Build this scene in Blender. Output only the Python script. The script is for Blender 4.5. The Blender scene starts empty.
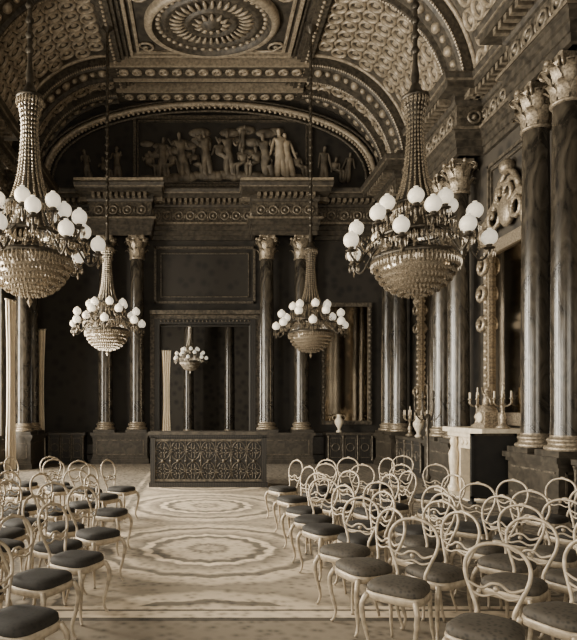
import bpy, math, random
from mathutils import Vector, Matrix
random.seed(7)
pi=math.pi
CXA=0.3; XR=6.0; XL=-5.4; YB=19.0; YF=-4.0; ZE=8.5; ZC=11.6
FLW=2.85; CW=2.85
scene=bpy.context.scene
# ------------------------------------------------------------ materials
def S(l,w=0.0): return (l, l*(0.825+w), l*(0.595+w*1.6), 1)
def mat(name,c1,c2=None,rough=0.6,metal=0.0,scale=5.0,kind='noise',bump=0.0,emit=0,ramp=(0.35,0.65),coat=0,dist=0.0,stretch=(1,1,1)):
    m=bpy.data.materials.new(name); m.use_nodes=True
    nt=m.node_tree; N=nt.nodes; L=nt.links
    b=N['Principled BSDF']; b.inputs['Roughness'].default_value=rough; b.inputs['Metallic'].default_value=metal
    b.inputs['Base Color'].default_value=S(c1)
    if coat: b.inputs['Coat Weight'].default_value=coat; b.inputs['Coat Roughness'].default_value=0.15
    if c2 is None: c2=c1*0.75
    tc=N.new('ShaderNodeTexCoord'); mp=N.new('ShaderNodeMapping'); mp.inputs['Scale'].default_value=stretch
    L.new(tc.outputs['Object'],mp.inputs['Vector'])
    if kind=='voronoi':
        t=N.new('ShaderNodeTexVoronoi'); t.inputs['Scale'].default_value=scale; out=t.outputs['Distance']
    elif kind=='wave':
        t=N.new('ShaderNodeTexWave'); t.inputs['Scale'].default_value=scale; t.inputs['Distortion'].default_value=dist; t.inputs['Detail'].default_value=3; out=t.outputs['Fac']
    else:
        t=N.new('ShaderNodeTexNoise'); t.inputs['Scale'].default_value=scale; t.inputs['Detail'].default_value=5; t.inputs['Distortion'].default_value=dist; out=t.outputs['Fac']
    L.new(mp.outputs['Vector'],t.inputs['Vector'])
    r=N.new('ShaderNodeValToRGB'); r.color_ramp.elements[0].position=ramp[0]; r.color_ramp.elements[1].position=ramp[1]
    wv=0.05 if c1>0.7 else 0
    r.color_ramp.elements[0].color=S(c2,wv); r.color_ramp.elements[1].color=S(c1,wv)
    L.new(out,r.inputs['Fac']); L.new(r.outputs['Color'],b.inputs['Base Color'])
    if bump:
        bp=N.new('ShaderNodeBump'); bp.inputs['Strength'].default_value=bump; bp.inputs['Distance'].default_value=0.03
        L.new(out,bp.inputs['Height']); L.new(bp.outputs['Normal'],b.inputs['Normal'])
    if emit:
        b.inputs['Emission Color'].default_value=S(0.95,0.1); b.inputs['Emission Strength'].default_value=emit
    return m
M={}
M['gilt']=mat('gilt',0.40,0.14,0.38,0.5,30,bump=0.3)
M['giltdark']=mat('gilt_dark',0.14,0.04,0.5,0.3,14,bump=0.5)
M['marble']=mat('column_marble',0.07,0.014,0.24,0,3.0,dist=2.5,coat=0.3,stretch=(1,1,0.5))
M['white']=mat('white_marble',0.8,0.6,0.3,0,4,dist=2)
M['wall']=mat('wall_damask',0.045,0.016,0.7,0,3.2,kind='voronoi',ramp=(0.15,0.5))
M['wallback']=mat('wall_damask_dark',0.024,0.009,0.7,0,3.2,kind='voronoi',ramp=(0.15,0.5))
M['ent']=mat('entablature_stone',0.075,0.025,0.5,0.1,9,bump=0.3)
M['ceil']=mat('ceiling_plaster',0.06,0.022,0.7,0,6,bump=0.3)
M['cove']=mat('cove_plaster',0.10,0.035,0.7,0,8,bump=0.3)
M['coverib']=mat('rib_plaster',0.10,0.03,0.55,0.1,11,bump=0.4)
M['orn']=mat('ornament_plaster',0.42,0.22,0.45,0.15,12,bump=0.2)
M['entorn']=mat('entablature_gilding',0.24,0.09,0.45,0.25,12,bump=0.2)
M['relief']=mat('relief_stucco',0.19,0.07,0.6,0,5,bump=0.3)
M['reliefw']=mat('relief_stucco_pale',0.48,0.3,0.6,0,5,bump=0.3)
M['dark']=mat('dark_wood',0.022,0.009,0.5,0,6,kind='wave',dist=4)
M['black']=mat('black_lacquer',0.010,0.005,0.7,0,6)
M['ped']=mat('pedestal_marble',0.06,0.025,0.4,0,4,dist=2)
M['chair']=mat('chair_gilt',0.46,0.27,0.4,0.15,20)
M['seatd']=mat('seat_damask_dark',0.018,0.007,0.8,0,40,kind='voronoi',ramp=(0.1,0.5))
M['seatl']=mat('seat_damask_mid',0.065,0.02,0.75,0,35,kind='voronoi',ramp=(0.1,0.5))
M['globe']=mat('opal_glass',0.92,0.85,0.3,0,3,emit=0.6)
M['crystal']=mat('cut_crystal',0.42,0.14,0.1,0.3,60)
M['bronze']=mat('bronze',0.08,0.03,0.4,0.6,10)
M['mirror']=mat('mirror_glass',0.3,0.24,0.07,1.0,1.5)
M['curtain']=mat('white_curtain',0.8,0.7,0.8,0,6)
# ------------------------------------------------------------ mesh builder
class MB:
    def __init__(s): s.v=[];s.f=[];s.m=[];s.s=[]
    def add(s,vs,fs,mat=0,smooth=False,T=None):
        o=len(s.v)
        if T is not None: vs=[tuple(T@Vector(p)) for p in vs]
        s.v+= [tuple(p) for p in vs]
        for f in fs: s.f.append([o+i for i in f]); s.m.append(mat); s.s.append(smooth)
    def box(s,x0,x1,y0,y1,z0,z1,mat=0,T=None):
        vs=[(x,y,z) for z in (z0,z1) for y in (y0,y1) for x in (x0,x1)]
        s.add(vs,[(0,2,3,1),(4,5,7,6),(0,1,5,4),(2,6,7,3),(0,4,6,2),(1,3,7,5)],mat,False,T)
    def lathe(s,prof,n=24,c=(0,0,0),mat=0,smooth=True,T=None,sx=1,sy=1):
        vs=[];fs=[]
        for r,z in prof:
            for k in range(n):
                a=2*pi*k/n; vs.append((c[0]+r*sx*math.cos(a),c[1]+r*sy*math.sin(a),c[2]+z))
        for i in range(len(prof)-1):
            for k in range(n):
                k2=(k+1)%n; fs.append((i*n+k,i*n+k2,(i+1)*n+k2,(i+1)*n+k))
        s.add(vs,fs,mat,smooth,T)
    def tube(s,pts,r,n=6,mat=0,closed=False,T=None,flat=1.0):
        pts=[Vector(p) for p in pts]; m=len(pts)
        rs=list(r) if isinstance(r,(list,tuple)) else [r]*m
        while len(rs)<m: rs.append(rs[-1])
        vs=[];fs=[]; up=None
        for i,p in enumerate(pts):
            if closed: t=pts[(i+1)%m]-pts[i-1]
            else: t=pts[min(i+1,m-1)]-pts[max(i-1,0)]
            if t.length<1e-9: t=Vector((0,0,1))
            t.normalize()
            if up is None:
                up=Vector((0,0,1)) if abs(t.z)<0.9 else Vector((0,1,0))
            a=up-t*up.dot(t)
            if a.length<1e-5: a=t.orthogonal()
            a.normalize(); up=a; b=t.cross(a)
            for k in range(n):
                an=2*pi*k/n; vs.append(tuple(p+(a*math.cos(an)+b*math.sin(an)*flat)*rs[i]))
        for i in range(m if closed else m-1):
            j=(i+1)%m
            for k in range(n):
                k2=(k+1)%n; fs.append((i*n+k,i*n+k2,j*n+k2,j*n+k))
        if not closed:
            fs.append(tuple(range(n-1,-1,-1))); fs.append(tuple((m-1)*n+k for k in range(n)))
        s.add(vs,fs,mat,True,T)
    def sphere(s,c,r,nu=14,nv=9,mat=0,sc=(1,1,1),T=None):
        prof=[(r*math.sin(pi*i/nv)+1e-4,-r*math.cos(pi*i/nv)*sc[2]) for i in range(nv+1)]
        s.lathe(prof,nu,c,mat,True,T,sc[0],sc[1])
    def octa(s,c,r,h,mat=0,n=4):
        vs=[(c[0],c[1],c[2]+h),(c[0],c[1],c[2]-h)]+[(c[0]+r*math.cos(2*pi*k/n),c[1]+r*math.sin(2*pi*k/n),c[2]) for k in range(n)]
        fs=[(0,2+k,2+(k+1)%n) for k in range(n)]+[(1,2+(k+1)%n,2+k) for k in range(n)]
        s.add(vs,fs,mat,False)
    def mesh(s,name,mats):
        me=bpy.data.meshes.new(name); me.from_pydata(s.v,[],s.f)
        for k in mats: me.materials.append(M[k])
        me.polygons.foreach_set('material_index',s.m); me.polygons.foreach_set('use_smooth',s.s); me.update()
        return me
    def obj(s,name,mats,parent=None,loc=(0,0,0)):
        return place(s.mesh(name,mats),name,loc,0,parent)
def place(me,name,loc=(0,0,0),rz=0,parent=None,sc=1):
    o=bpy.data.objects.new(name,me); scene.collection.objects.link(o); o.location=loc; o.rotation_euler=(0,0,rz); o.scale=(sc,sc,sc)
    if parent: o.parent=parent
    return o
def empty(name,loc=(0,0,0)):
    o=bpy.data.objects.new(name,None); scene.collection.objects.link(o); o.location=loc; return o
def catmull(P,n=6,closed=False):
    P=[Vector(p) for p in P]; out=[]; m=len(P)
    for i in range(m if closed else m-1):
        if closed: a,b,c,d=P[i-1],P[i],P[(i+1)%m],P[(i+2)%m]
        else: a,b,c,d=P[max(i-1,0)],P[i],P[i+1],P[min(i+2,m-1)]
        for k in range(n):
            t=k/n
            out.append(0.5*((2*b)+(c-a)*t+(2*a-5*b+4*c-d)*t*t+(3*b-a-3*c+d)*t*t*t))
    if not closed: out.append(P[-1])
    return out
# ------------------------------------------------------------ floor carpet
def floor_mat():
    m=bpy.data.materials.new('carpet'); m.use_nodes=True; nt=m.node_tree; N=nt.nodes; L=nt.links
    b=N['Principled BSDF']; b.inputs['Roughness'].default_value=0.85
    g=N.new('ShaderNodeNewGeometry'); sp=N.new('ShaderNodeSeparateXYZ'); L.new(g.outputs['Position'],sp.inputs[0])
    def mth(op,a,b_=None,c=None):
        n=N.new('ShaderNodeMath'); n.operation=op
        for i,x in enumerate((a,b_,c)):
            if x is None: continue
            if isinstance(x,(int,float)): n.inputs[i].default_value=x
            else: L.new(x,n.inputs[i])
        return n.outputs[0]
    def ramp(inp,stops,interp='LINEAR'):
        r=N.new('ShaderNodeValToRGB'); r.color_ramp.interpolation=interp; e=r.color_ramp.elements
        while len(e)<len(stops): e.new(0.5)
        for k,(p,c) in enumerate(stops): e[k].position=p; e[k].color=(c,c,c,1)
        L.new(inp,r.inputs[0]); return r.outputs['Color']
    X=sp.outputs[0]; Y=sp.outputs[1]
    noi=N.new('ShaderNodeTexNoise'); noi.inputs['Scale'].default_value=9; noi.inputs['Detail'].default_value=4; L.new(g.outputs['Position'],noi.inputs['Vector'])
    wob=mth('MULTIPLY',mth('SUBTRACT',noi.outputs['Fac'],0.5),0.10)
    dx=mth('SUBTRACT',X,0.1)
    ym=mth('PINGPONG',mth('ADD',Y,-7.2+16),1.6)
    rr=mth('SQRT',mth('ADD',mth('MULTIPLY',dx,dx),mth('MULTIPLY',ym,ym)))
    ang=mth('ARCTAN2',ym,dx)
    scal=mth('MULTIPLY',mth('ABSOLUTE',mth('SINE',mth('MULTIPLY',ang,8))),0.05)
    r2=mth('DIVIDE',mth('ADD',mth('ADD',rr,wob),scal),2.0)
    med=ramp(r2,[(0,.25),(.07,.6),(.12,.22),(.16,.7),(.28,.68),(.31,.17),(.35,.17),(.365,.95),(.40,.95),(.42,.25),(.50,.5),(.56,.75),(.60,.2),(.635,.2),(.65,.8),(.74,.7),(.78,.35),(1,.6)])
    vor=N.new('ShaderNodeTexVoronoi'); vor.inputs['Scale'].default_value=4.5; L.new(g.outputs['Position'],vor.inputs['Vector'])
    flo=ramp(vor.outputs['Distance'],[(0,.5),(.18,.12),(.32,.38),(.45,.09),(.7,.24)])
    vor2=N.new('ShaderNodeTexVoronoi'); vor2.inputs['Scale'].default_value=11; L.new(g.outputs['Position'],vor2.inputs['Vector'])
    flo2=ramp(vor2.outputs['Distance'],[(0,.35),(.3,.78),(.6,1.0)])
    adx=mth('ABSOLUTE',dx)
    side=ramp(mth('DIVIDE',mth('ADD',adx,wob),4.0),[(0,0),(.30,0),(.32,1),(.34,1),(.345,.2),(.36,.2),(.365,.95),(1,.95)])
    def mix(f,a,b_):
        n=N.new('ShaderNodeMix'); n.data_type='RGBA'; L.new(f,n.inputs[0])
        L.new(a,n.inputs[6]); L.new(b_,n.inputs[7])
        return n.outputs[2]
    c=mix(side,med,flo)
    border=ramp(mth('DIVIDE',Y,10.0),[(0,1),(.505,1),(.506,0),(1,0)],'CONSTANT')
    bcol=ramp(mth('DIVIDE',Y,10.0),[(0,.30),(.470,.28),(.471,.12),(.480,.85),(.494,.16),(.50,.8)],'CONSTANT')
    c=mix(border,c,bcol)
    mu=N.new('ShaderNodeMix'); mu.data_type='RGBA'; mu.blend_type='MULTIPLY'; mu.inputs[0].default_value=1; L.new(c,mu.inputs[6]); L.new(flo2,mu.inputs[7])
    mu2=N.new('ShaderNodeMix'); mu2.data_type='RGBA'; mu2.blend_type='MULTIPLY'; mu2.inputs[0].default_value=1; L.new(mu.outputs[2],mu2.inputs[6]); mu2.inputs[7].default_value=S(0.75)
    L.new(mu2.outputs[2],b.inputs['Base Color'])
    bp=N.new('ShaderNodeBump'); bp.inputs['Strength'].default_value=.3; bp.inputs['Distance'].default_value=.01
    L.new(vor2.outputs['Distance'],bp.inputs['Height']); L.new(bp.outputs['Normal'],b.inputs['Normal'])
    return m
M['carpet']=floor_mat()
b=MB(); b.box(XL-.4,XR+.4,YF-.4,YB+9,-.2,0); b.obj('floor',['carpet'])
# ------------------------------------------------------------ walls
BAYS=[(-1.2,.8),(2.9,4.7),(6.75,8.55),(10.6,12.4),(14.45,16.3)]
b=MB()
t0,t1=XL-.4,XL
b.box(t0,t1,YF,YB+.4,0,.6); b.box(t0,t1,YF,YB+.4,6.0,ZC+.3)
y=YF
for a,c in BAYS: b.box(t0,t1,y,a,.6,6.0); y=c
b.box(t0,t1,y,YB+.4,.6,6.0)
b.obj('wall_left',['wall'])
b=MB(); b.box(XR,XR+.4,YF,YB+.4,0,ZC+.3); b.obj('wall_right',['wall'])
b=MB()
DX0,DX1,DZ=-1.27,1.58,4.33
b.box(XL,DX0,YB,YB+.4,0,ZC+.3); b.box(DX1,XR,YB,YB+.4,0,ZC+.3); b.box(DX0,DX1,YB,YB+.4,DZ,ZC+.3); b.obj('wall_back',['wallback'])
b=MB(); b.box(XL,-2.6,YF-.4,YF,0,ZC); b.box(3.2,XR,YF-.4,YF,0,ZC); b.box(-2.6,3.2,YF-.4,YF,0,.6); b.box(-2.6,3.2,YF-.4,YF,5.6,ZC); b.box(-.1,.7,YF-.4,YF,.6,5.6); b.obj('wall_rear',['wall'])
def window(name,axis,a,c,z0,z1,pos):
    w=MB()
    def bx(u0,u1,zz0,zz1,d0,d1,mt=0):
        if axis=='x': w.box(pos+d0,pos+d1,u0,u1,zz0,zz1,mt)
        else: w.box(u0,u1,pos+d0,pos+d1,zz0,zz1,mt)
    bx(a,a+.06,z0,z1,-.25,-.1); bx(c-.06,c,z0,z1,-.25,-.1); bx(a+.06,c-.06,z1-.06,z1,-.25,-.1); bx(a+.06,c-.06,z0,z0+.06,-.25,-.1)
    m_=(a+c)/2; bx(m_-.035,m_+.035,z0,z1,-.22,-.16)
    for k in range(1,5): zz=z0+(z1-z0)*k/5; bx(a,c,zz-.025,zz+.025,-.22,-.16)
    w.obj(name,['gilt'])
for i,(a,c) in enumerate(BAYS): window('window_%d'%(i+1),'x',a,c,.6,6.0,XL)
window('window_6','y',-2.6,-.1,.6,5.6,YF-.05); window('window_7','y',.7,3.2,.6,5.6,YF-.05)  # unseen rear windows, added so light reaches the chair fronts
b=MB(); b.box(-4,4.4,27.4,27.7,0,9); b.box(-4.3,-4,YB+.4,22,0,9); b.box(-4.3,-4,24.2,27.7,0,9); b.box(-4.3,-4,22,24.2,0,.6); b.box(-4.3,-4,22,24.2,5,9); b.box(4.4,4.7,YB+.4,27.7,0,9); b.box(-4.3,4.7,YB+.4,27.7,9,9.3)
b.obj('wall_adjoining_room',['wall'])
# ------------------------------------------------------------ plan path sweep
PR=[(1.45,2.3),(5.3,6.15),(9.15,10.0),(13.0,13.85),(16.9,17.75)]
BK=[(2.07,3.14),(-2.93,-1.95)]
def path(dep,marg):
    P=[(XR,YF)]
    for a,c in PR: P+=[(XR,a-marg),(XR-dep,a-marg),(XR-dep,c+marg),(XR,c+marg)]
    P.append((XR,YB))
    x1,x0=BK[0][1]+marg,BK[0][0]-marg; P+=[(x1,YB),(x1,YB-dep),(x0,YB-dep),(x0,YB)]
    x1,x0=BK[1][1]+marg,BK[1][0]-marg; P+=[(x1,YB),(x1,YB-dep),(x0,YB-dep),(x0,YB)]
    P.append((XL,YB))
    for a,c in reversed(PR): P+=[(XL,c+marg),(XL+dep,c+marg),(XL+dep,a-marg),(XL,a-marg)]
    P.append((XL,YF)); return P
def normals(P):
    ns=[]
    for i in range(len(P)-1):
        d=Vector((P[i+1][0]-P[i][0],P[i+1][1]-P[i][1])).normalized(); ns.append(Vector((-d.y,d.x)))
    return ns
def sweep(mb,P,prof,mat=0):
    ns=normals(P); vs=[]; fs=[]; n=len(prof)
    for i,p in enumerate(P):
        if i==0: o=ns[0]
        elif i==len(P)-1: o=ns[-1]
        else: o=ns[i-1]+ns[i] if abs(ns[i-1].dot(ns[i]))<.5 else ns[i]
        for d,z in prof: vs.append((p[0]+o.x*d,p[1]+o.y*d,z))
    for i in range(len(P)-1):
        for k in range(n-1): fs.append((i*n+k,(i+1)*n+k,(i+1)*n+k+1,i*n+k+1))
    mb.add(vs,fs,mat)
P=path(.55,.38)
b=MB()
sweep(b,P,[(0,7.0),(.08,7.0),(.08,7.13),(.11,7.14),(.11,7.28),(.15,7.30),(.15,7.42),(.2,7.45),(.2,7.5),(.08,7.52)],0)
sweep(b,P,[(.08,7.52),(.08,8.0)],1)
sweep(b,P,[(.08,8.0),(.12,8.02),(.15,8.08),(.15,8.18),(.2,8.2),(.42,8.22),(.42,8.33),(.46,8.36),(.5,8.46),(.5,8.5),(-.3,8.52)],0)
sweep(b,P,[(.09,7.50),(.23,7.46),(.23,7.52),(.09,7.54)],2)
sweep(b,P,[(.42,8.345),(.47,8.355),(.475,8.38),(.43,8.39)],2)
ns=normals(P)
for i in range(len(P)-1):
    p=Vector(P[i]); q=Vector(P[i+1]); L_=(q-p).length; d=(q-p).normalized(); nn=ns[i]
    if p.y<3 and q.y<3: continue
    c=max(1,int(L_/.17))
    for k in range(c):
        o=p+d*(L_*(k+.5)/c)+nn*.28; b.box(o.x-.045-abs(nn.x)*.08,o.x+.045+abs(nn.x)*.08,o.y-.045-abs(nn.y)*.08,o.y+.045+abs(nn.y)*.08,8.09,8.21,2)
    c=max(1,int(L_/.36))
    for k in range(c):
        o=p+d*(L_*(k+.5)/c)+nn*.09
        T=Matrix.Translation((o.x,o.y,7.76))@Matrix.Rotation(math.atan2(nn.y,nn.x),4,'Z')@Matrix.Rotation(pi/2,4,'Y')
        b.lathe([(.15,0),(.15,.03),(.125,.045),(.10,.02)],12,(0,0,0),2,True,T)
        b.lathe([(.06,.0),(.05,.04),(.001,.055)],8,(0,0,0),2,True,T)
        if k<c-1:
            e=o+d*(L_*.5/c)
            b.sphere((e.x,e.y,7.76),.035,6,4,2,(1,1,2.6))
b.obj('trim_entablature',['ent','giltdark','entorn'])
b=MB()
for x0,x1 in BK:
    b.box(x0-.85,x1+.85,YB-1.1,YB-.05,8.52,8.58)
b.obj('trim_cornice_cap',['orn'])
b=MB()
full=[(0,0),(.1,0),(.1,.22),(.05,.26),(.05,.8),(.1,.83),(.1,.92),(0,.95)]
sweep(b,[(XR,YF),(XR,10.5)],full); sweep(b,[(XR,12.6),(XR,YB),(DX1+.32,YB)],full)
sweep(b,[(DX0-.32,YB),(XL,YB),(XL,YF)],[(0,0),(.1,0),(.1,.22),(.05,.26),(.05,.55),(0,.58)])
b.obj('baseboard_walls',['ped'])
# ------------------------------------------------------------ column
def capital(mb,z0,z1,r,mt):
    h=z1-z0
    mb.lathe([(r,z0-.02),(r+.035,z0),(r+.035,z0+.03),(r*.96,z0+.05),(r*.98,z0+.4*h),(r*1.15,z0+.75*h),(r*1.35,z0+.86*h)],20,(0,0,0),mt)
    for row,(zb,hh,out,n,off) in enumerate([(z0+.04,.36*h,.10,8,0),(z0+.1,.62*h,.13,8,pi/8)]):
        for k in range(n):
            a=2*pi*k/n+off; ca,sa=math.cos(a),math.sin(a)
            vs=[];prof=[(r*1.0,0,.07),(r*1.04,.35,.085),(r*1.1,.65,.08),(r*1.1+out*.6,.92,.06),(r*1.1+out*1.1,1.0,.05),(r*1.1+out*1.25,.88,.03)]
            for rad,zz,w in prof:
                for u in (-1,0,1):
                    rr=rad+(.02 if u==0 else 0); vs.append((rr*ca-sa*w*u,rr*sa+ca*w*u,zb+hh*zz))
            fs=[]
            for i in range(len(prof)-1):
                for u in range(2): fs.append((i*3+u,i*3+u+1,i*3+u+4,i*3+u+3))
            mb.add(vs,fs,mt,True)
    for k in range(4):
        a=pi/4+pi/2*k
        for sgn in (-1,1):
            pts=[]
            for i in range(16):
                t=i/15; ph=t*3.4*pi; rad=.085*(1-t*.8)
                rr=r*1.42+.02+rad*math.cos(pi-ph)*1.0; zz=z0+h*.80+rad*math.sin(pi-ph)
                off=.03*sgn
                pts.append((rr*math.cos(a)-off*math.sin(a),rr*math.sin(a)+off*math.cos(a),zz))
            st=[(r*1.0*math.cos(a+sgn*.35),r*1.0*math.sin(a+sgn*.35),z0+h*.5)]
            mb.tube(st+pts,.02,5,mt)
    pts=[]; R=r*1.75
    for k in range(4):
        a=pi/4+pi/2*k; a2=a+pi/2
        p=Vector((R*math.cos(a),R*math.sin(a))); q=Vector((R*math.cos(a2),R*math.sin(a2)))
        for t in (0.06,.25,.5,.75,.94):
            c=p.lerp(q,t); pts.append(c*(1-.13*math.sin(pi*t)))
    n=len(pts); vs=[]
    for z,s_ in ((z1-.1,.95),(z1-.06,1),(z1,1.02)):
        for c in pts: vs.append((c.x*s_,c.y*s_,z))
    fs=[(l*n+k,l*n+(k+1)%n,(l+1)*n+(k+1)%n,(l+1)*n+k) for l in range(2) for k in range(n)]
    fs+=[tuple(range(n-1,-1,-1)),tuple(range(2*n,3*n))]
    mb.add(vs,fs,mt)
    for k in range(4):
        a=pi/2*k; mb.sphere((r*1.5*math.cos(a),r*1.5*math.sin(a),z1-.06),.05,8,6,mt)
b=MB()
b.box(-.32,.32,-.32,.32,.95,1.04,2)
b.lathe([(.31,1.04),(.325,1.07),(.31,1.10),(.27,1.11),(.255,1.14),(.27,1.17),(.285,1.19),(.27,1.22),(.24,1.23),(.235,1.27)],28,(0,0,0),1)
b.lathe([(.235,1.27),(.228,1.5),(.228,3.0),(.218,4.6),(.20,6.28)],28,(0,0,0),0)
capital(b,6.3,7.0,.205,1)
COL=b.mesh('corinthian_column',['marble','gilt','ped'])
def pedmesh(w,d):
    q=MB()
    q.box(-w/2-.05,w/2+.05,-d/2-.05,d/2+.05,0,.14); q.box(-w/2-.02,w/2+.02,-d/2-.02,d/2+.02,.14,.2); q.box(-w/2,w/2,-d/2,d/2,.2,.8)
    q.box(-w/2-.03,w/2+.03,-d/2-.03,d/2+.03,.8,.86); q.box(-w/2-.07,w/2+.07,-d/2-.07,d/2+.07,.86,.95)
    for sg in (-1,1):
        for a0,a1,z0,z1 in ((-.5*w+.1,.5*w-.1,.27,.3),(-.5*w+.1,.5*w-.1,.7,.73)):
            q.box(a0,a1,sg*d/2-.015,sg*d/2+.015,z0,z1,1)
        for a in (-.5*w+.1,.5*w-.13): q.box(a,a+.03,sg*d/2-.015,sg*d/2+.015,.27,.73,1)
        for z0 in (.27,.7): q.box(sg*w/2-.015,sg*w/2+.015,-d/2+.08,d/2-.08,z0,z0+.03,1)
    return q.mesh('column_pedestal',['ped','giltdark'])
PEDM=pedmesh(.62,1.45); PEDB=pedmesh(1.66,.62)
for a,c in PR:
    for X in (XR-.4,XL+.4):
        for y in (a,c): place(COL,'corinthian_column',(X,y,0))
        place(PEDM,'column_pedestal',(X,(a+c)/2,0))
for x0,x1 in BK:
    for x in (x0,x1): place(COL,'corinthian_column',(x,YB-.4,0))
    place(PEDB,'column_pedestal',((x0+x1)/2,YB-.4,0))
# ------------------------------------------------------------ ceiling & coves
YM=[(a+c)/2 for a,c in PR]
b=MB(); b.box(CXA-FLW-.05,CXA+FLW+.05,YF,YB+.1,ZC,ZC+.3,0)
xl,xr=CXA-FLW,CXA+FLW
for X in (xl,xr):
    s_=1 if X==xl else -1
    for o,w,h in ((0,.32,.16),(.32,.1,.09),(.5,.05,.05)):
        x0,x1=sorted((X+s_*o,X+s_*(o+w))); b.box(x0,x1,YF,YB,ZC-h,ZC,2)
    for k in range(90):
        y=4+k*.165
        if y<YB: b.sphere((X+s_*.16,y,ZC-.17),.05,6,4,1,(1,1,.8))
for ym in YM+[YB-.3]:
    b.box(xl,xr,ym-.35,ym+.35,ZC-.2,ZC,2)
    for e in (-.42,.34): b.box(xl,xr,ym+e,ym+e+.08,ZC-.26,ZC,1)
    for k in range(14):
        x=xl+.35+k*(xr-xl-.7)/13
        b.lathe([(.15,-.2),(.15,-.24),(.1,-.26),(.08,-.2)],10,(x,ym,ZC),1); b.sphere((x,ym,ZC-.21),.05,8,5,1,(1,1,.7))
mids=[(YM[i]+YM[i+1])/2 for i in range(len(YM)-1)]
for ym in mids:
    for (x0,x1,y0,y1,h) in ((xl+.62,xr-.62,ym-1.42,ym+1.42,.1),(xl+.8,xr-.8,ym-1.3,ym+1.3,.06)):
        w=.08
        b.box(x0,x1,y0,y0+w,ZC-h,ZC,1); b.box(x0,x1,y1-w,y1,ZC-h,ZC,1); b.box(x0,x0+w,y0+w,y1-w,ZC-h,ZC,1); b.box(x1-w,x1,y0+w,y1-w,ZC-h,ZC,1)
    for sx in (-1,1):
        for sy in (-1,1):
            pts=[(CXA+sx*(1.75-.25*t*math.cos(t*9)),ym+sy*(1.05-.25*t*math.sin(t*9)),ZC-.04) for t in [i/14 for i in range(15)]]
            b.tube(pts,.035,5,1)
            b.tube([(CXA+sx*1.3,ym+sy*1.24,ZC-.03),(CXA+sx*1.7,ym+sy*1.2,ZC-.05),(CXA+sx*2.0,ym+sy*.9,ZC-.05),(CXA+sx*2.02,ym+sy*.3,ZC-.03)],.03,5,1)
b.obj('ceiling',['ceil','orn','coverib'])
b=MB()
R=1.32
b.lathe([(R*1.05,0),(R*1.05,-.12),(R*.98,-.2),(R*.93,-.17)],64,(0,0,0),1)
b.lathe([(R*.93,-.17),(R*.9,-.05),(R*.78,-.03),(R*.76,-.09),(R*.71,-.11),(R*.68,-.05),(R*.5,-.02),(R*.42,-.04),(R*.4,-.1),(R*.36,-.12),(R*.33,-.05),(R*.2,-.04),(R*.16,-.12),(R*.08,-.18),(.001,-.22)],64,(0,0,0),0)
for k in range(40):
    a=2*pi*k/40; b.sphere((R*.84*math.cos(a),R*.84*math.sin(a),-.05),.055,7,5,1,(1,1,.8))
for k in range(32):
    a=2*pi*k/32
    b.tube([(R*q*math.cos(a),R*q*math.sin(a),-z) for q,z in ((.43,.05),(.5,.09),(.58,.08),(.66,.05))],[.015,.035,.045,.02],5,1)
for k in range(12):
    a=2*pi*k/12; b.tube([(R*q*math.cos(a),R*q*math.sin(a),-z) for q,z in ((.15,.09),(.22,.11),(.3,.06))],[.03,.05,.02],5,1)
MED=b.mesh('ceiling_medallion',['coverib','orn'])
for ym in mids:
    o=place(MED,'ceiling_medallion',(CXA,ym,ZC)); o.scale=(1.25,1.0,1)
def cp(side,th,y,h=0.0):
    H=ZC-ZE; x=FLW+(CW-h*1.0)*math.cos(th); z=ZE+(H-h)*math.sin(th)
    return (CXA+side*x,y,z)
b=MB()
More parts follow.
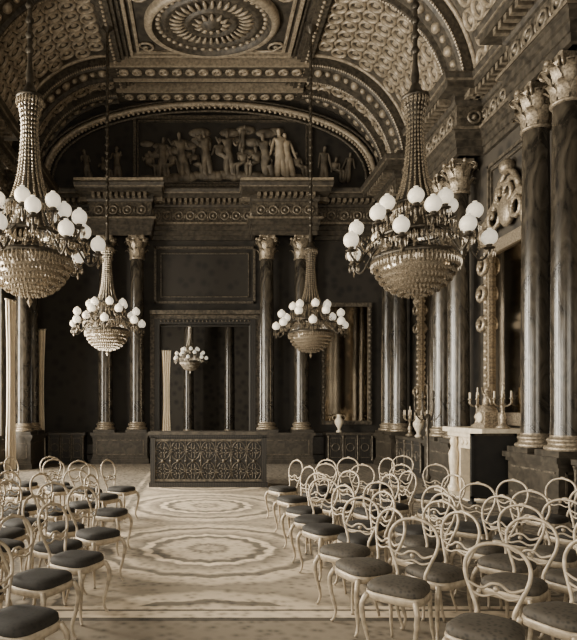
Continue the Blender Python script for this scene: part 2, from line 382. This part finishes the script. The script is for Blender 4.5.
for side in (1,-1):
    vs=[];fs=[];n=25
    for j,y in enumerate((YF,YB)):
        for i in range(n): vs.append(cp(side,pi/2*i/(n-1),y))
    for i in range(n-1): fs.append((i,i+1,n+i+1,n+i))
    b.add(vs,fs,0,True)
    def ring(th,y,a,bb,mt=1,segs=14):
        vs=[];fs=[]; H=2.97
        for rr,h in ((1,0),(.93,.07),(.74,.07),(.66,.0)):
            for k in range(segs):
                an=2*pi*k/segs; vs.append(cp(side,th+a*rr*math.sin(an)/H,y+bb*rr*math.cos(an),h))
        for l in range(3):
            for k in range(segs): fs.append((l*segs+k,l*segs+(k+1)%segs,(l+1)*segs+(k+1)%segs,(l+1)*segs+k))
        b.add(vs,fs,mt,True)
        vs=[cp(side,th,y,.06)]
        for k in range(8):
            an=2*pi*k/8; q=.42 if k%2 else .3; vs.append(cp(side,th+a*q*math.sin(an)/H,y+bb*q*math.cos(an),.01))
        b.add(vs,[(0,1+k,1+(k+1)%8) for k in range(8)],mt,True)
    ALL=[(YM[i]+.45,YM[i+1]-.45) for i in range(len(YM)-1)]+[(YM[-1]+.45,YB-.1)]
    for y0,y1 in ALL:
        ny=max(2,int((y1-y0)/.42)); dy=(y1-y0-.3)/ny
        nth=10
        for i in range(nth):
            th=.17+(pi/2-.27)*i/(nth-1)
            for j in range(ny - (i%2)):
                ring(th,y0+.15+dy*(j+.5+.5*(i%2)),.235,.2)
        for y in (y0+.06,y1-.06):
            b.tube([cp(side,pi/2*i/24,y,.02) for i in range(25)],.05,6,1)
    for ym in YM+[YB-.22]:
        w=.36 if ym<YB-1 else .2
        profs=[(-w-.07,0),(-w-.07,.16),(-w+.02,.2),(-w+.06,.2),(-w+.08,.13),(w-.08,.13),(w-.06,.2),(w-.02,.2),(w+.07,.16),(w+.07,0)]
        vs=[];fs=[];n=len(profs);K=28
        for i in range(K+1):
            th=pi/2*i/K
            for d,h in profs: vs.append(cp(side,th,ym+d,h*1.5))
        for i in range(K):
            for k in range(n-1): fs.append((i*n+k,i*n+k+1,(i+1)*n+k+1,(i+1)*n+k))
        b.add(vs,fs,2)
        for i in range(1,15):
            th=pi/2*i/15; c=cp(side,th,ym,.2); b.sphere(c,.085 if i%2 else .13,8,5,1)
        for d in (-w-.07,w+.07):
            for i in range(60):
                th=pi/2*(i+.5)/60; b.octa(cp(side,th,ym+d,.26),.035,.045,1)
        b.box(CXA+side*(FLW+CW)-.45*(1 if side>0 else 0),CXA+side*(FLW+CW)+.45*(0 if side>0 else 1),ym-w-.1,min(ym+w+.1,YB-.01),ZE+.0,ZE+.45,2)
b.obj('ceiling_cove',['cove','orn','coverib'])
# ------------------------------------------------------------ relief on back wall
rel=empty('relief_frieze',(0,YB,0))
b=MB()
def arch(cx,hw,z0,zt,n=26,e=.75):
    return [(cx+hw*math.cos(pi*i/n),z0+(zt-z0)*abs(math.sin(pi*i/n))**e) for i in range(n+1)]
for hw,zt,r,mt,d in ((5.2,11.25,.09,1,.16),(4.95,11.05,.04,0,.12),(5.42,11.42,.05,0,.1)):
    b.tube([(x,YB-d,z) for x,z in arch(CXA,hw,8.62,zt)],r,6,mt)
for x,z in arch(CXA,5.08,8.62,11.15,90): b.sphere((x,YB-.17,z),.055,6,4,1)
for x0,x1,z0,z1,t,d in ((-2.1,3.5,8.66,10.9,.09,.14),(-1.98,3.38,8.78,10.78,.04,.1)):
    b.box(x0,x1,YB-d,YB,z1-t,z1,0); b.box(x0,x0+t,YB-d,YB,z0,z1,0); b.box(x1-t,x1,YB-d,YB,z0,z1,0); b.box(x0,x1,YB-d,YB,z0,z0+t,0)
for k in range(30):
    x=-1.8+k*.17; b.sphere((x,YB-.03,8.88+.08*random.random()+.15*max(0,1-abs(x-.7)/2)),.17+.06*random.random(),8,6,2,(1.2,.6,.8))
for k in range(26):
    x=random.uniform(-1.8,3.2); z=random.uniform(9.7,10.5); b.sphere((x,YB+.01,z),.14+.1*random.random(),8,6,2,(1.6,.45,.7))
b.obj('relief_frame',['giltdark','orn','relief'],rel,(0,-YB,0))
def relief_fig(idx,x,z,h,lean=0,armL=(.3,.1),armR=(.3,.1),seated=False,mt='relief',flip=1):
    u=h/7.5
    J=[];E=[];Rr=[]
    def j(px,pz,r,py=0): J.append((x+flip*px*u+lean*(pz)*u*.1,YB-.04-py*u*.7,z+pz*u)); Rr.append(r*u); return len(J)-1
    zz=-1.6 if seated else 0
    pel=j(0,3.9+zz,.8,.1); ch=j(0,5.2+zz,.78,.15); nk=j(0,6.25+zz,.3,.15); hd=j(.08,6.8+zz,.46,.3); hd2=j(.08,7.25+zz,.42,.3); E+= [(pel,ch),(ch,nk),(nk,hd),(hd,hd2)]
    for s_,(ax,az) in ((-1,armL),(1,armR)):
        sh=j(s_*.8,5.8+zz,.34,.2); el=j(s_*(.85+ax*2.2),5.4+az*3.0-.8+zz,.28,.4); wr=j(s_*(.8+ax*4.0),5.4+az*7-.9+zz,.19,.5); hn=j(s_*(.8+ax*4.7),5.4+az*8.2-.9+zz,.2,.5)
        E+=[(ch,sh),(sh,el),(el,wr),(wr,hn)]
        if seated: kn=j(s_*.35+1.5,2.5,.6,.5); an=j(s_*.3+1.45,.5,.42,.3); ft=j(s_*.2+1.9,.1,.24,.4)
        else: kn=j(s_*.42,2.0,.72,.2); an=j(s_*.5,.4,.62,.1); ft=j(s_*.6,.05,.3,.2)
        E+=[(pel,kn),(kn,an),(an,ft)]
    me=bpy.data.meshes.new('figure'); me.from_pydata(J,E,[]); me.materials.append(M[mt])
    o=bpy.data.objects.new('figure_%d'%idx,me); scene.collection.objects.link(o); o.parent=rel; o.location=(0,-YB,0)
    md=o.modifiers.new('skin','SKIN'); md.use_smooth_shade=True
    for i,r in enumerate(Rr): me.skin_vertices[0].data[i].radius=(r,r*.8)
    me.skin_vertices[0].data[0].use_root=True
    sb=o.modifiers.new('sub','SUBSURF'); sb.levels=1; sb.render_levels=1
random.seed(11)
figs=[(-1.6,8.95,1.15,1,1,0),(-1.2,8.95,1.35,0,1,0),(-.8,8.95,1.2,1,-1,0),(-.45,8.95,1.5,0,1,0),(-.1,8.95,1.25,1,1,0),(.25,9.0,1.5,0,-1,0),
 (.6,9.2,1.35,1,1,0),(.95,9.0,1.5,0,1,0),(1.4,8.95,1.3,1,-1,0),(1.8,8.95,1.35,1,-1,0),(2.2,8.92,1.5,0,1,0),(2.55,8.92,1.65,0,-1,1),(2.85,8.92,1.5,0,1,1),(3.1,8.92,1.15,1,1,0),
 (3.9,8.8,1.2,0,1,0),(4.25,8.8,1.1,1,1,0),(4.6,8.8,1.0,0,-1,0),(-2.6,8.8,1.2,0,1,0),(-3.0,8.8,1.1,1,1,0),(-3.5,8.8,1.1,0,-1,0),(0.0,9.85,.8,1,1,0),(1.3,9.8,.85,0,1,0)]
for i,(x,z,h,se,fl,pale) in enumerate(figs):
    relief_fig(i+1,x,z,h,random.uniform(-1.8,1.8),(random.uniform(-.02,.22),random.uniform(-.3,.22)),(random.uniform(-.02,.22),random.uniform(-.3,.22)),bool(se),'reliefw' if pale else 'relief',fl)
# ------------------------------------------------------------ doorway
b=MB()
for w,d,mt in ((.30,.12,0),(.16,.2,1)):
    b.box(DX0-w,DX0,YB-d,YB,0,DZ+w,mt); b.box(DX1,DX1+w,YB-d,YB,0,DZ+w,mt); b.box(DX0,DX1,YB-d,YB,DZ,DZ+w,mt)
b.box(DX0-.3,DX1+.3,YB-.32,YB,DZ+.3,DZ+.42,0)
for k in range(24): b.sphere((DX0+.05+k*(DX1-DX0-.1)/23,YB-.21,DZ+.1),.04,6,4,0)
b.obj('trim_doorway',['giltdark','dark'])
b=MB()
for x0,x1,z0,z1,t,d in ((-1.45,1.75,5.0,6.8,.07,.07),(-1.25,1.55,5.2,6.6,.03,.05)):
    b.box(x0,x1,YB-d,YB,z0,z0+t); b.box(x0,x1,YB-d,YB,z1-t,z1); b.box(x0,x0+t,YB-d,YB,z0,z1); b.box(x1-t,x1,YB-d,YB,z0,z1)
b.obj('trim_overdoor',['giltdark'])
# ------------------------------------------------------------ mirrors
def gilt_mirror(name,axis,pos,u0,u1,z0,z1,sgn,crest=True,fw=.14,fm='gilt',cs=1.0):
    q=MB(); um=(u0+u1)/2
    def P3(u,d,z): return (pos+sgn*d,u,z) if axis=='x' else (u,pos+sgn*d,z)
    def bx(a,c,zz0,zz1,d0,d1,mt):
        p=P3(a,d0,zz0); r=P3(c,d1,zz1); q.box(min(p[0],r[0]),max(p[0],r[0]),min(p[1],r[1]),max(p[1],r[1]),zz0,zz1,mt)
    bx(u0,u1,z0,z1,.01,.03,1)
    bx(u0-fw,u0,z0-fw,z1+fw,0,.1,0); bx(u1,u1+fw,z0-fw,z1+fw,0,.1,0); bx(u0,u1,z1,z1+fw,0,.1,0); bx(u0,u1,z0-fw,z0,0,.1,0)
    n=int((z1-z0)/.16)
    for k in range(n):
        for u in (u0-fw/2,u1+fw/2): q.sphere(P3(u,.1,z0+(k+.5)*(z1-z0)/n),.06,6,4,0,(1,1,1.3))
    if crest:
        w=(u1-u0)/2+fw
        for s_ in (-1,1):
            for (cu,cz,rr) in ((.82,.15,.24),(.45,.33,.26),(.15,.62,.22),(.95,-.35,.18),(1.0,-.8,.16),(1.0,-1.3,.14),(1.0,-3.0,.14)):
                pts=[]; rr*=cs
                for i in range(14):
                    t=i/13; a=t*3.2*pi; pts.append(P3(um+s_*(cu*w+rr*(1-t*.8)*math.cos(a)),.1+.12*t,z1+fw+cz*cs+rr*(1-t*.8)*math.sin(a)))
                q.tube(pts,[.055*cs*(1-.5*i/13) for i in range(14)],5,0)
            q.tube([P3(um+s_*c*w,.1,z1+fw+z*cs) for c,z in ((1.05,0),(.8,.4),(.5,.5),(.25,.85),(0,1.0))],[.04*cs,.05*cs,.06*cs,.05*cs,.04],5,0)
        q.sphere(P3(um,.12,z1+fw+.45),.2*cs,10,7,0,(.5,1,1.3) if axis=='x' else (1,.5,1.3))
        q.sphere(P3(um,.12,z1+fw+1.02*cs),.12*cs,8,6,0)
    return q.obj(name,[fm,'mirror'])
gilt_mirror('overmantel_mirror','x',XR,10.75,12.25,1.6,4.8,-1,True,.24,'gilt',1.25)
gilt_mirror('pier_mirror','x',XR,14.6,16.15,1.6,5.0,-1)
gilt_mirror('pier_mirror','x',XR,6.9,8.4,1.6,4.9,-1)
gilt_mirror('wall_mirror','y',YB,3.95,5.3,1.3,4.9,-1,False,.12,'giltdark')
b=MB()
for a,c in ((6.7,8.6),(10.55,12.45),(14.4,16.35)):
    for o,t in ((0,.06),(.14,.03)):
        x0,x1=XR-.05,XR
        b.box(x0,x1,a+o,c-o,6.7-o-t,6.7-o); b.box(x0,x1,a+o,a+o+t,1.1+o,6.7-o); b.box(x0,x1,c-o-t,c-o,1.1+o,6.7-o)
b.obj('trim_panels',['giltdark'])
# ------------------------------------------------------------ fireplace
fp=empty('fireplace',(XR,0,0))
b=MB()
x=lambda d: XR-d
b.box(x(.98),x(.02),10.68,12.42,1.22,1.31,0); b.box(x(.9),x(.02),10.74,12.36,1.13,1.22,0)
b.box(x(.8),x(.02),10.82,11.1,0.03,1.13,0); b.box(x(.8),x(.02),11.97,12.25,0.03,1.13,0); b.box(x(.8),x(.02),11.1,11.97,.9,1.13,0)
b.box(x(.4),x(.02),11.1,11.97,0.03,.9,1)
for y in (10.96,12.11):
    b.lathe([(.1,0.03),(.12,.1),(.08,.16),(.06,.3),(.09,.6),(.1,.78),(.06,.88),(.05,.93),(.07,.97),(.075,1.04),(.05,1.1),(.08,1.13)],14,(x(.88),y,0),0)
    b.sphere((x(.88),y,1.02),.075,10,7,0,(1,1,1.2))
for k in range(5):
    b.sphere((x(.81),11.2+k*.17,1.02),.06,8,6,0,(.5,1,1))
b.box(x(1.15),x(.02),10.72,12.42,0,.03,0)
b.obj('mantelpiece',['white','black'],fp,(-XR,0,0))
b=MB()
SY=10.53
b.box(4.80,5.5,SY-.02,SY+.02,.12,1.2,0)
for xx in (4.75,5.5): b.box(xx,xx+.05,SY-.03,SY+.03,.04,1.24,0); b.box(xx-.01,xx+.06,SY-.09,SY+.09,0,.05,0)
b.box(4.75,5.55,SY-.03,SY+.03,1.2,1.24,1); b.box(4.75,5.55,SY-.03,SY+.03,.1,.14,0)
b.obj('fire_screen',['black','bronze'])
b=MB()
b.box(-.16,.16,-.24,.24,0,.07); b.box(-.12,.12,-.18,.18,.07,.3); b.lathe([(.19,.0),(.17,.06),(.12,.12)],16,(0,0,.3),0)
T=Matrix.Translation((-.13,0,.2))@Matrix.Rotation(-pi/2,4,'Y'); b.lathe([(.1,0),(.1,.03),(.085,.035),(.001,.03)],20,(0,0,0),1,True,T)
b.tube([(0,0,.4),(0,.02,.55),(0,-.02,.68)],[.09,.07,.03],8,0); b.sphere((0,-.02,.73),.05,8,6,0); b.tube([(0,0,.6),(0,.14,.66),(0,.2,.78)],[.03,.025,.015],6,0); b.tube([(0,0,.6),(0,-.12,.55),(0,-.16,.44)],[.03,.025,.015],6,0)
CLK=b.mesh('mantel_clock',['gilt','white']); place(CLK,'mantel_clock',(5.5,11.5,1.31))
def candelabrum(h,arms,rad):
    q=MB()
    q.lathe([(.001,0),(.11,0),(.12,.03),(.06,.07),(.04,.14),(.07,.2),(.03,.28),(.025,h*.5),(.05,h*.55),(.02,h*.6),(.025,h*.8),(.04,h*.84),(.001,h*.86)],12,(0,0,0),0)
    for k in range(arms):
        a=2*pi*k/arms; ca,sa=math.cos(a),math.sin(a)
        q.tube(catmull([(.02*ca,.02*sa,h*.6),(rad*.5*ca,rad*.5*sa,h*.55),(rad*ca,rad*sa,h*.62),(rad*ca,rad*sa,h*.72)],4),.012,5,0)
        q.lathe([(.005,0),(.035,.01),(.02,.03)],8,(rad*ca,rad*sa,h*.72),0)
        q.lathe([(.012,0),(.012,.13),(.001,.14)],6,(rad*ca,rad*sa,h*.74),1)
    q.lathe([(.012,0),(.012,.14),(.001,.15)],6,(0,0,h*.86),1)
    return q
CAN=candelabrum(.75,6,.16).mesh('candelabrum',['gilt','curtain'])
for y in (11.0,12.0): place(CAN,'candelabrum',(5.55,y,1.31))
b=MB(); b.lathe([(.001,0),(.09,0),(.09,.04),(.04,.08),(.05,.12),(.13,.28),(.14,.36),(.08,.44),(.06,.5),(.09,.54),(.07,.55)],18,(0,0,0),0)
for s_ in (-1,1): b.tube(catmull([(s_*.12,0,.36),(s_*.2,0,.42),(s_*.16,0,.52),(s_*.06,0,.5)],4),.015,5,1)
VAS=b.mesh('porcelain_vase',['white','gilt'])
def cabinet(name,loc,rz,w=1.7,d=.5,h=.95):
    q=MB()
    q.box(-w/2,w/2,-d/2,d/2,.1,h-.08,0); q.box(-w/2-.04,w/2+.04,-d/2-.04,d/2+.02,h-.08,h,1); q.box(-w/2-.03,w/2+.03,-d/2-.03,d/2,0,.1,0)
    for k in range(4):
        xx=-w/2+.03+k*(w-.06)/3
        q.lathe([(.03,0),(.04,.03),(.025,.06),(.025,h-.28),(.04,h-.22),(.045,h-.19)],10,(xx,-d/2-.01,.1),2)
    for k in range(3):
        x0=-w/2+.08+k*(w-.06)/3; x1=x0+(w-.06)/3-.1
        for z0,z1 in ((.18,.2),(h-.18,h-.16)): q.box(x0,x1,-d/2-.015,-d/2,z0,z1,2)
        for xx in (x0,x1-.02): q.box(xx,xx+.02,-d/2-.015,-d/2,.18,h-.16,2)
        T=Matrix.Translation(((x0+x1)/2,-d/2,.5))@Matrix.Rotation(pi/2,4,'X'); q.lathe([(.13,0),(.13,.02),(.11,.02),(.1,.0)],16,(0,0,0),2,True,T)
    return place(q.mesh(name,['dark','ped','giltdark']),name,loc,rz)
cabinet('console_cabinet',(XR-.4,15.38,0),-pi/2,1.8)
cabinet('console_cabinet',(XR-.4,7.65,0),-pi/2,1.8)
cabinet('console_cabinet',(4.6,YB-.4,0),0,1.4)
cabinet('console_cabinet',(-4.1,YB-.4,0),0,1.1)
for y in (14.75,16.0): place(CAN,'candelabrum',(5.6,y,.95))
place(VAS,'porcelain_vase',(5.6,15.38,.95),pi/2)
place(VAS,'porcelain_vase',(4.3,YB-.45,.95))
q=candelabrum(2.6,8,.28); TOR=q.mesh('floor_torchere',['bronze','bronze'])
place(TOR,'floor_torchere',(4.9,12.9,0),0)
def curtain(name,loc,rz,w,h,amp=.06,folds=5):
    q=MB(); n=folds*8; rows=8; vs=[];fs=[]
    for j in range(rows+1):
        t=j/rows; ww=w*(1-.3*math.sin(pi*min(1,t*1.1)))
        for i in range(n+1):
            u=i/n; vs.append(((u-.5)*ww,amp*math.sin(u*folds*2*pi),h*(1-t)))
    for j in range(rows):
        for i in range(n): fs.append((j*(n+1)+i,j*(n+1)+i+1,(j+1)*(n+1)+i+1,(j+1)*(n+1)+i))
    q.add(vs,fs,0,True); q.tube([(-w*.55,0,h),(w*.55,0,h)],.025,8,1)
    return place(q.mesh(name,['curtain','gilt']),name,loc,rz)
curtain('window_curtain',(-4.94,18.5,.02),.1,.36,4.1,.04,3)
curtain('tall_curtain',(-5.12,16.25,.02),pi/2-.5,.36,4.6,.04,3)
curtain('door_curtain',(-1.45,26.0,0),0,.4,4.2,.06,4)
# ------------------------------------------------------------ chandelier
def chandelier():
    q=MB()
    for i in range(9):
        ph=(pi/2)*i/8; r=.52*math.cos(ph)+.02; z=-.36-.46*math.sin(ph); n=max(5,int(2*pi*r/.05))
        for k in range(n):
            a=2*pi*(k+.5*(i%2))/n; q.octa((r*math.cos(a),r*math.sin(a),z),.024,.034,0)
    q.lathe([(.48*math.cos(t*pi/16),-.36-.42*math.sin(t*pi/16)) for t in range(9)],28,(0,0,0),0)
    q.octa((0,0,-.9),.04,.08,0)
    q.lathe([(.53,-.36),(.56,-.34),(.56,-.30),(.53,-.28),(.51,-.32),(.53,-.36)],36,(0,0,0),1)
    for (r,z,n,h) in ((.57,-.40,64,.07),(.44,-.12,48,.07),(.62,-.16,60,.055),(.3,.30,40,.08),(.17,1.75,24,.07)):
        for k in range(n):
            a=2*pi*k/n; q.octa((r*math.cos(a),r*math.sin(a),z),.016,h,0)
    q.lathe([(.42,-.04),(.45,-.03),(.45,.01),(.42,.02),(.4,-.01),(.42,-.04)],32,(0,0,0),1)
    q.lathe([(.27,.36),(.31,.37),(.31,.41),(.27,.42)],28,(0,0,0),1)
    q.lathe([(.14,1.78),(.18,1.79),(.18,1.83),(.1,1.88),(.05,2.0)],20,(0,0,0),1)
    prof=[(.54,-.28),(.46,-.15),(.32,.1),(.27,.3),(.26,.42),(.20,.6),(.15,.82),(.12,1.12),(.105,1.45),(.15,1.78)]
    cm=catmull([(r,0,z) for r,z in prof],6)
    for k in range(18):
        a=2*pi*k/18
        for i,c in enumerate(cm): q.octa((c.x*math.cos(a),c.x*math.sin(a),c.z),.017,.028,0)
    q.lathe([(c.x*.75,c.z) for c in cm[10:]],20,(0,0,0),1)
    q.lathe([(.03,1.85),(.055,2.1),(.03,2.3),(.035,7.3),(.05,7.35),(.16,7.45),(.18,7.6)],12,(0,0,0),1)
    for k in range(24): q.lathe([(.035,0),(.06,.05),(.035,.1)],8,(0,0,2.4+k*.2),2)
    def arm(a,r0,z0,r1,z1):
        ca,sa=math.cos(a),math.sin(a)
        pts=catmull([(r0,0,z0),(r0+(r1-r0)*.35,0,z0-.13),(r0+(r1-r0)*.75,0,z1-.14),(r1,0,z1-.05),(r1,0,z1)],4)
        q.tube([(p.x*ca,p.x*sa,p.z) for p in pts],.016,5,1)
        c=(r1*ca,r1*sa,z1)
        q.lathe([(.015,-.01),(.07,.0),(.075,.012),(.03,.02),(.04,.05),(.045,.06)],10,c,1)
        q.sphere((c[0],c[1],z1+.145),.102,14,10,3)
        q.lathe([(.025,.235),(.03,.26),(.025,.26)],8,c,3)
        for m_ in range(7):
            b_=2*pi*m_/7; q.octa((c[0]+.07*math.cos(b_),c[1]+.07*math.sin(b_),z1-.06),.011,.05,0)
        q.octa((c[0],c[1],z1-.14),.02,.05,0)
    n=14
    for k in range(n):
        a=2*pi*k/n+.1
        hi=k%2
        arm(a,.42,0,.90 if hi==0 else .76,-.26 if hi==0 else 0.0)
        a2=2*pi*(k+1)/n+.1
        for i in range(1,10):
            t=i/10; aa=a+(a2-a)*t; q.octa((.78*math.cos(aa),.78*math.sin(aa),-.12-.18*math.sin(pi*t)),.014,.02,0)
        for i in range(1,11):
            t=i/11; r=.3+(.8-.3)*t; q.octa((r*math.cos(a),r*math.sin(a),.40-.53*t-.12*math.sin(pi*t)),.013,.024,0)
    for k in range(7): arm(2*pi*k/7+.3,.3,.2,.45,.22)
    return q.mesh('crystal_chandelier',['crystal','bronze','bronze','globe'])
CH=chandelier()
for (x_,y_,z_,rz) in ((-2.27,8,4.0,0),(2.87,8,4.0,.5),(-2.38,15.4,4.0,.2),(2.84,15.4,3.95,.9)):
    place(CH,'crystal_chandelier',(x_,y_,z_),rz)
place(CH,'crystal_chandelier',(-.38,23.5,3.75),0,None,.7)
for x_ in (-.5,1.3,-2.6): place(COL,'corinthian_column',(x_,26.4,-.5))
# ------------------------------------------------------------ carved counter
b=MB(); x0,x1,y0,y1=-1.06,1.42,12.8,13.5
b.box(x0+.03,x1-.03,y0+.06,y1,.1,1.08,0); b.box(x0-.03,x1+.03,y0-.02,y1+.03,0,.1,0)
b.box(x0-.05,x1+.05,y0-.04,y1+.04,1.12,1.18,1); b.box(x0-.02,x1+.02,y0,y1+.02,1.06,1.12,0)
for xx in (x0,x1-.1): b.box(xx,xx+.1,y0,y0+.1,.1,1.08,0)
for zz in (.12,.98): b.box(x0+.1,x1-.1,y0+.02,y0+.06,zz,zz+.05,2)
# scrolling openwork front
nx=7; dx=(x1-x0-.2)/nx
for i in range(nx):
    cx=x0+.1+dx*(i+.5)
    for j,cz in enumerate((.34,.78)):
        b.tube([(cx+dx*.46*math.cos(a),y0+.04,cz+.20*math.sin(a)) for a in [2*pi*k/16 for k in range(16)]],.012,4,2,closed=True)
        for s_ in (-1,1):
            for v in (-1,1):
                b.tube([(cx+s_*(.02+.13*(1-t)*abs(math.cos(t*7))),y0+.035,cz+v*(.02+.14*t*(.4+.6*abs(math.sin(t*5))))) for t in [k/11 for k in range(12)]],.010,4,2)
        for k in range(6):
            a=2*pi*k/6; b.sphere((cx+.05*math.cos(a),y0+.035,cz+.05*math.sin(a)),.022,5,4,2)
    b.tube([(cx-dx/2,y0+.04,.17),(cx-dx/2,y0+.04,.98)],.012,4,2)
    b.sphere((cx,y0+.035,.56),.04,6,5,2); b.sphere((cx-dx/2,y0+.035,.56),.035,6,5,2)
b.obj('carved_counter',['dark','ent','giltdark'])
# ------------------------------------------------------------ chairs
def chair(seat):
    q=MB()
    def outline(s_,n=28):
        out=[]
        for k in range(n):
            a=2*pi*k/n; ca,sa=math.cos(a),math.sin(a)
            ex=.6; X=math.copysign(abs(ca)**ex,ca)*.19; Y=math.copysign(abs(sa)**ex,sa)*.19
            X*= 1+.12*(Y/.2); out.append((X*s_,Y*s_))
        return out
    def loft(layers,mt):
        n=28; vs=[]
        for s_,z in layers: vs+=[(x_,y_,z) for x_,y_ in outline(s_)]
        fs=[(l*n+k,l*n+(k+1)%n,(l+1)*n+(k+1)%n,(l+1)*n+k) for l in range(len(layers)-1) for k in range(n)]
        fs.append(tuple(range(n-1,-1,-1))); fs.append(tuple((len(layers)-1)*n+k for k in range(n)))
        q.add(vs,fs,mt,True)
    loft([(.95,.385),(1.0,.39),(1.01,.42),(1.0,.437),(.97,.44)],0)
    loft([(.96,.43),(.985,.45),(.97,.475),(.88,.492),(.6,.502),(.3,.505)],1)
    for s_ in (-1,1):
        q.tube(catmull([(s_*.165,.16,.42),(s_*.19,.19,.34),(s_*.178,.18,.22),(s_*.157,.158,.10),(s_*.164,.17,.03),(s_*.174,.187,.008)],4),[.019]*7+[.015]*5+[.011]*8+[.014],7,0)
        q.tube(catmull([(s_*.145,-.16,.42),(s_*.142,-.17,.28),(s_*.148,-.195,.14),(s_*.158,-.24,.008)],4),[.015]*5+[.013]*4+[.011]*4,7,0)
    B=[(-.115,-.18,.42),(-.098,-.19,.50),(-.13,-.205,.59),(-.172,-.225,.70),(-.165,-.243,.79),(-.105,-.257,.86),(0,-.262,.885),(.105,-.257,.86),(.165,-.243,.79),(.172,-.225,.70),(.13,-.205,.59),(.098,-.19,.50),(.115,-.18,.42)]
    q.tube(catmull(B,4),.012,7,0)
    q.tube(catmull([(-.155,-.214,.655),(-.08,-.214,.625),(-.03,-.217,.655),(0,-.217,.66),(.03,-.217,.655),(.08,-.214,.625),(.155,-.214,.655)],4),.009,6,0)
    q.tube(catmull([(-.13,-.207,.60),(-.07,-.208,.58),(0,-.212,.60),(.07,-.208,.58),(.13,-.207,.60)],4),.008,6,0)
    q.sphere((0,-.216,.63),.018,7,5,0); q.sphere((0,-.262,.892),.018,8,5,0,(1.8,.8,.8))
    return q.mesh('ballroom_chair',['chair',seat])
CHD=chair('seatd'); CHL=chair('seatl')
F=600; VX=200; VY=409
R_=[(283,461),(300,467),(318,461),(345,459),(372,459),(398,457),(412,466),(288,474),(324,474),(352,474),(380,473),(303,484),(338,487),(368,487),(400,489),(470,486),(520,494),(548,480),(570,490),(336,503),(366,503),(440,512),(478,516),(400,524),(524,514),(560,518),(487,552),(568,543),(610,500),(600,530),(500,482),(428,497),(438,476),(455,498),(545,502),(350,495),(392,503),(330,466),(358,466),(386,466)]
L_=[(120,461),(102,466),(84,462),(64,461),(48,458),(32,458),(16,464),(110,476),(76,472),(54,474),(30,474),(10,478),(94,488),(2,490),(66,486),(38,484),(78,504),(48,500),(34,520),(-20,505),(-30,560),(-25,528),(10,500),(-2,552)]
ch=[]
for side,lst in ((1,R_),(-1,L_)):
    for px,t in lst:
        D=(1.67-.885)*F/(t-VY); X=(px-VX)*D/F
        ang=(math.radians(125) if side>0 else math.radians(-125))+random.uniform(-.35,.35)
        ch.append([X,D,ang,side])
for it in range(80):
    for i in range(len(ch)):
        for j in range(i):
            dx=ch[i][0]-ch[j][0]; dy=ch[i][1]-ch[j][1]; d=math.hypot(dx,dy)+1e-6
            if d<.52:
                m_=(.52-d)/2; ch[i][0]+=dx/d*m_; ch[i][1]+=dy/d*m_; ch[j][0]-=dx/d*m_; ch[j][1]-=dy/d*m_
    for c in ch:
        if c[3]>0: c[0]=max(c[0],1.25)
        else: c[0]=min(c[0],-1.0)
        c[0]=min(max(c[0],XL+1.1),XR-1.2)
        if c[0]>4.2 and 9.9<c[1]<11: c[1]=9.8
for c in ch:
    place(CHL if (c[3]>0 and c[1]<5.5) else CHD,'ballroom_chair',(c[0],c[1],0),c[2])
# ------------------------------------------------------------ lights
def area(name,loc,rot,sx,sy,e,col=(1,.92,.78)):
    l=bpy.data.lights.new(name,'AREA'); l.shape='RECTANGLE'; l.size=sx; l.size_y=sy; l.energy=e; l.color=col
    o=bpy.data.objects.new(name,l); scene.collection.objects.link(o); o.location=loc; o.rotation_euler=rot
for i,((a,c),e) in enumerate(zip(BAYS,(330,550,1400,1700,1000))):
    area('window_daylight_%d'%i,(XL-.6,(a+c)/2,3.3),(0,-pi/2,0),5.2,c-a,e)
for i,x_ in enumerate((-1.35,1.95)): area('rear_fill_light_%d'%i,(x_,YF-.7,3.1),(pi/2,0,0),2.4,4.8,340)  # fill lights added behind the camera to light the chair fronts
area('adjoining_room_fill',(-4.6,23.1,2.8),(0,-pi/2,0),4.2,2.1,600)  # added fill that brightens the adjoining room, no known window there
w=bpy.data.worlds.new('world'); scene.world=w; w.use_nodes=True; w.node_tree.nodes['Background'].inputs[0].default_value=(1,.9,.75,1); w.node_tree.nodes['Background'].inputs[1].default_value=.5
# ------------------------------------------------------------ camera
cd=bpy.data.cameras.new('camera'); cam=bpy.data.objects.new('camera',cd); scene.collection.objects.link(cam)
cd.sensor_fit='HORIZONTAL'; cd.sensor_width=36; cd.lens=36*600/577; cd.shift_x=(288.5-VX)/577; cd.shift_y=(VY-320)/577
cam.location=(0,0,1.67); cam.rotation_euler=(pi/2,0,0); cd.clip_end=200
scene.camera=cam
